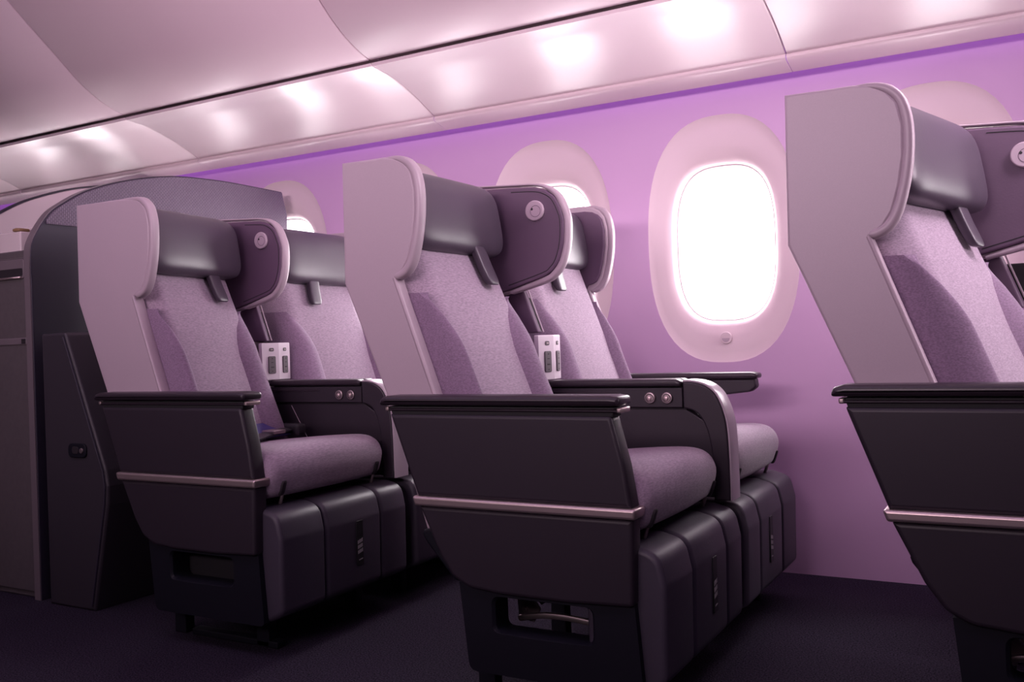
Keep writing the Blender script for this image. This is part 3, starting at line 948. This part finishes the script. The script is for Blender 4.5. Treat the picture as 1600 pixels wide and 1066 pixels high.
def console(label, org, dx, zoff, px=0.0):
    """armrest console between two seats: local y 0..0.10 sits between them"""
    y0 = 0.526
    t = thing('centre_console', label, 'armrest console', (org[0], org[1] + y0, org[2]), 'consoles between the seats')
    w = 0.072
    d = dx
    # recessed side and lower body
    obj('console_body', prism(fillet([(0.14 + d, 0.586), (0.525 + d, 0.586), (0.575 + d, 0.555), (0.592 + d, 0.48), (0.592 + d, 0.375), (0.24 + d, 0.375)], [0, 0.03, 0.04, 0.04, 0.01, 0.01]), 0.010, w - 0.010, 0.003), 'charcoal', t)
    obj('side_panel_line', tube([(0.235 + d, 0.0098, 0.58), (0.30 + d, 0.0098, 0.475)], 0.0011, n=6), 'rim', t)
    for yy in (0.002, w - 0.014):
        obj('control_strip', prism(fillet([(0.150 + d, 0.638), (0.519 + d, 0.638), (0.519 + d, 0.590), (0.165 + d, 0.590)], [0.003, 0.002, 0.002, 0.01]), yy, yy + 0.012, 0.002), 'charcoal', t)
    obj('console_core', prism([(0.16 + d, 0.64), (0.515 + d, 0.64), (0.53 + d, 0.57), (0.17 + d, 0.57)], 0.012, w - 0.012, 0.002), 'groove', t)
    obj('strip_ridge', prism(fillet([(0.155 + d, 0.632), (0.345 + d, 0.630), (0.365 + d, 0.625), (0.157 + d, 0.624)], 0.002), -0.001, 0.004, 0.001), 'armpad', t)
    # front arch frame
    outer = smooth_path([(0.521, 0.652), (0.545, 0.651), (0.575, 0.643), (0.600, 0.622), (0.617, 0.585), (0.626, 0.540), (0.629, 0.46), (0.629, 0.370)], 5)
    inner = smooth_path([(0.590, 0.370), (0.590, 0.44), (0.584, 0.51), (0.570, 0.556), (0.550, 0.580), (0.521, 0.589)], 5)
    poly = [(x + d, z) for x, z in outer] + [(x + d, z) for x, z in inner]
    obj('arch_frame', prism(poly, 0.001, w - 0.001, 0.004), 'charcoal', t, sharp=40)
    bmc = bmesh.new()
    off = []
    for k in range(len(outer)):
        a = Vector(outer[max(k - 1, 0)]); b = Vector(outer[min(k + 1, len(outer) - 1)])
        tt = (b - a).normalized()
        off.append((outer[k][0] + tt.y * -0.0 - tt.y * -0.005 * 1, outer[k][1] + -tt.x * -0.005 * 1))
    # cap rides 5 mm proud of the frame
    capo = []
    for k in range(len(outer)):
        a = Vector(outer[max(k - 1, 0)]); b = Vector(outer[min(k + 1, len(outer) - 1)])
        tt = (b - a).normalized()
        nrm = Vector((-tt.y, tt.x))
        if nrm.x + nrm.y < 0: nrm = -nrm
        capo.append((outer[k][0] + nrm.x * 0.005 + d, outer[k][1] + nrm.y * 0.005))
    capi = [(x + d, z) for x, z in reversed(outer)]
    obj('arch_cap', prism(capo + capi, 0.003, w - 0.003, 0.002), 'archcap', t, sharp=40)
    # pads on top, split lengthways near the front
    pad = fillet([(0.150 + d, 0.641), (0.515 + d, 0.641), (0.5195 + d, 0.652), (0.505 + d, 0.659), (0.160 + d, 0.659)], [0.004, 0.003, 0.006, 0.01, 0.006])
    obj('armrest_pad', prism(pad, -0.003, 0.034, 0.007, k=4), 'armpad', t, sharp=50)
    obj('armrest_pad', prism(pad, 0.036, w + 0.003, 0.007, k=4), 'armpad', t, sharp=50)
    for x in (0.437, 0.481):
        kb = obj('knob', disc((x + d, -0.004, 0.6135), 0.0145, 0.007, n=28, round_=0.003), 'steel', t, label='round silver adjustment button')
        ring = [(x + d + 0.0095 * math.cos(2 * PI * k / 24), -0.0042, 0.6135 + 0.0095 * math.sin(2 * PI * k / 24)) for k in range(24)]
        obj('knob_groove', tube(ring, 0.0009, n=6, closed=True), 'hole', kb)
        obj('knob_centre', superbox((x + d - 0.001, -0.0045, 0.6125), (0.0062, 0.003, 0.0062), 0.8, 16, 10), 'trim', kb)
    # socket panel: two angled faces meeting in a ridge, four outlets
    zt, zb = 0.778, 0.655
    dp = px - d
    plan = [(0.138 + d + dp, -0.034), (0.150 + d + dp, -0.034), (0.162 + d + dp, 0.028), (0.150 + d + dp, 0.090), (0.138 + d + dp, 0.090)]
    sp = obj('socket_panel', prism(plan, 0.6600, zt, 0.003, 'z'), 'socketpanel', t, sharp=12)
    for (p, q) in ((plan[1], plan[2]), (plan[2], plan[3])):
        p, q = Vector(p), Vector(q)
        e = (q - p).normalized()
        nn = Vector((e.y, -e.x))
        L = (q - p).length
        f = 0.56 if p.y < 0 else 0.52
        c = p + e * (L * f)

        def onface(u, w_, v, c=c, e=e, nn=nn):
            b = c + e * u + nn * w_
            return (b.x, b.y, v)
        s = obj('socket', prism(rrect(-0.0135, 0.681, 0.0135, 0.736, 0.005), 0.0, 0.004, 0.0015, fn=onface), 'socket', sp)
        bms = bmesh.new()
        for z, hw, hh in ((0.728, 0.0015, 0.0015), (0.716, 0.004, 0.001), (0.701, 0.0055, 0.0018), (0.688, 0.0015, 0.0015)):
            prism([(-hw, z - hh), (hw, z - hh), (hw, z + hh), (-hw, z + hh)], 0.0035, 0.0046, 0, bm=bms, fn=onface)
        obj('socket_slots', bms, 'hole', s)
        u = obj('usb_port', prism(rrect(-0.0085, 0.751, 0.0085, 0.762, 0.004), 0.0, 0.002, 0.0008, fn=onface), 'socket', sp)
        obj('usb_tongue', prism(rrect(-0.004, 0.755, 0.004, 0.758, 0.001), 0.0015, 0.0028, 0, fn=onface), 'steel', u)
    # foot
    obj('console_foot', rbox(0.30 + d, 0.42 + d, 0.024, 0.048, -zoff, 0.38, 0.004), 'base', t)
    return t


ROWS = [(-2.27064, 1.66763, 0.007), (-1.27442, 1.63672, 0.0), (-0.28620, 1.70605, 0.0141)]
aisle_seat(0, 'aisle seat at the left before the textured partition, navy belt across its cushion', ROWS[0], 0.100, 0.085, -0.17, 0.004, -0.005, 0.007, belt=True, mech=False)
aisle_seat(1, 'aisle seat of the middle row, metal bar showing inside the slot of its base', ROWS[1], 0.0, 0.0, 0.0, -0.012, 0.0, 0.0)
aisle_seat(2, 'large aisle seat nearest the camera, cut by the right edge of the picture', ROWS[2], 0.0, 0.0, 0.27, 0.006, -0.050, 0.0141, netx=0.075)
window_seat('window seat at the left, mostly behind the aisle seat that has the navy belt', ROWS[0], 0.012, 0.0, 0.0, 0.007)
window_seat('window seat of the middle row, its slim dark armrest before the violet wall', ROWS[1], -0.03, 0.0, -0.015, 0.0)
window_seat('window seat of the rightmost row, hidden behind the nearest aisle seat', ROWS[2], -0.02, 0.0, -0.01, 0.0141)
console('dark console with two silver buttons beside the leftmost aisle seat', ROWS[0], -0.010, 0.007)
console('dark console with a pale arched front between the two seats of the middle row', ROWS[1], 0.0, 0.0)
console('console of the rightmost row, only its pale socket panel corner in view', ROWS[2], 0.0, 0.0141, 0.125)

# ------------------------------------------------------------------ partition behind the left row
PX = -2.75
top = [(1.813, 0.985), (1.813, 1.084), (1.826, 1.140), (1.878, 1.221), (1.935, 1.266), (2.007, 1.309), (2.09, 1.343), (2.185, 1.373), (2.30, 1.400), (2.41, 1.417), (2.563, 1.426), (2.70, 1.428), (2.946, 1.424)]
tops = smooth_path(top, 4)
poly = [(1.813, 0.0)] + tops + [(2.975, 1.33), (2.975, 0.0)]
t = thing('partition', 'tall dark partition with a curved top and honeycomb upper panel behind the leftmost seats', 'partition', (PX, 1.813, 0.0))
rel = [(y - 1.813, z) for y, z in poly]
obj('partition_panel', prism(rel, -0.027, 0.0, 0.004, 'x'), 'partition', t, sharp=30)
up = [(y - 1.813, z) for y, z in tops if z > 1.185]
ins_ = inset([(up[0][0], 1.185)] + up + [(2.972 - 1.813, 1.33), (2.972 - 1.813, 1.185)], 0.004)
obj('honeycomb_panel', prism(ins_, 0.0, 0.006, 0.003, 'x'), 'honeycomb', t, sharp=30)
edge = smooth_path([(y - 1.813 - 0.003, z) for y, z in top[:9]], 5)
edge = [(-0.003, 0.0)] + edge
bm = bmesh.new()
rows = []
for k, (y, z) in enumerate(edge):
    rows.append([bm.verts.new((x, y + oy, z + oz)) for x, oy, oz in ((-0.031, 0, 0), (-0.003, 0, 0), (-0.003, 0.006, -0.002), (-0.031, 0.006, -0.002))])
for a, b in zip(rows, rows[1:]):
    for k in range(4):
        bm.faces.new((a[k], a[(k + 1) % 4], b[(k + 1) % 4], b[k]))
bm.faces.new(rows[0]); bm.faces.new(list(reversed(rows[-1])))
obj('edge_trim', finish(bm), 'edge', t)

# leather-clad side panel standing against the partition
wedge = [(-2.690, 0.836), (-2.572, 0.838), (-2.405, 0.425), (-2.397, 0.378), (-2.402, 0.321), (-2.475, 0.0), (-2.690, 0.0)]
t = thing('closet_panel', 'low dark leather-covered panel with a latch, between partition and leftmost aisle seat', 'panel', (-2.55, 1.80, 0.0))
wr = [(x + 2.55, z) for x, z in wedge]
obj('panel_body', prism(fillet(wr, [0.004, 0.02, 0.03, 0.01, 0.02, 0.004, 0.004]), 0.0, 1.10, 0.008), 'wedge', t, sharp=30)
pth = [(x + 2.55, -0.001, z) for x, z in inset(wedge, 0.014)[1:6]]
obj('stitched_piping', tube(pth, 0.0035, n=8), 'partition', t)
lt = obj('latch_plate', prism(rrect(-0.021, 0.458, 0.063, 0.502, 0.019, 6), -0.006, 0.001, 0.003), 'base', t, label='glossy black oval latch')
obj('latch_finger_hole', prism(rrect(0.0, 0.470, 0.030, 0.492, 0.010, 6), -0.0075, -0.004, 0.001), 'hole', lt)
obj('latch_pin', disc((0.045, -0.010, 0.480), 0.008, 0.006, n=14), 'steel', lt)

# storage cabinet of the next cabin
t = thing('storage_cabinet', 'grey cabinet with a recessed pull handle at the left edge of the picture', 'cabinet', (-2.785, 1.828, 0.0))
obj('cabinet_body', prism(rrect(-0.62, 0.0, 0.0, 1.108, 0.006), 0.0, 0.45, 0.005), 'cabinet', t)
obj('cabinet_front', prism(rrect(-0.615, 0.02, -0.006, 1.084, 0.01), -0.006, 0.002, 0.003), 'cabinet', t)
hd = obj('pull_handle', prism(rrect(-0.165, 1.016, -0.012, 1.079, 0.012, 5), -0.009, -0.003, 0.002), 'edge', t)
obj('handle_recess', prism(rrect(-0.160, 1.024, -0.017, 1.050, 0.008, 5), -0.0098, -0.007, 0.001), 'hole', hd)
obj('handle_lip', tube([(-0.160, -0.011, 1.020), (-0.022, -0.011, 1.020)], 0.004, n=8), 'trim', hd)
obj('ledge_trim', rbox(-0.61, -0.010, -0.010, -0.003, 0.806, 0.828, 0.003), 'edge', t)
obj('ledge_end', rbox(-0.034, -0.012, -0.0115, -0.006, 0.809, 0.825, 0.002), 'hole', t)

# curved suite wall farther back
far = smooth_path([(1.70, 0.95), (1.86, 1.10), (2.02, 1.22), (2.187, 1.325), (2.286, 1.381), (2.393, 1.424), (2.501, 1.459), (2.586, 1.479), (2.70, 1.500), (2.85, 1.515), (2.97, 1.52)], 4)
poly = [(1.70, 0.0)] + far + [(2.97, 0.0)]
t = thing('privacy_screen', 'mauve curved privacy wall with a dark top edge beyond the grey cabinet', 'partition', (-3.5, 1.70, 0.0))
obj('wall_panel', prism([(y - 1.7, z) for y, z in poly], -0.04, 0.0, 0.003, 'x'), 'suite', t, sharp=30)
obj('top_edge', tube([(-0.02, y - 1.7, z + 0.002) for y, z in far], 0.006, 0.021, n=8, up=(1, 0, 0)), 'partition', t)

# white box with amber wrapped bits on the cabinet top
t = thing('amenity_box', 'white open box standing on top of the grey cabinet', 'box', (-3.00, 1.955, 1.1085))
obj('box_body', rbox(-0.06, 0.06, -0.05, 0.10, 0.0, 0.078, 0.006), 'white', t)
obj('box_lid', rbox(-0.02, 0.055, 0.0, 0.10, 0.078, 0.098, 0.006), 'white', t)
tr = thing('amber_packet', 'thin amber-brown packet lying on the white box', 'packet', (-2.97, 1.928, 1.1872))
obj('wrap', superbox((0.0, 0.0, 0.006), (0.022, 0.022, 0.006), 0.5, 20, 10), 'amber', tr)
obj('wrap_band', rbox(-0.006, 0.006, -0.019, 0.019, 0.0105, 0.0128, 0.0008), 'trim', tr)
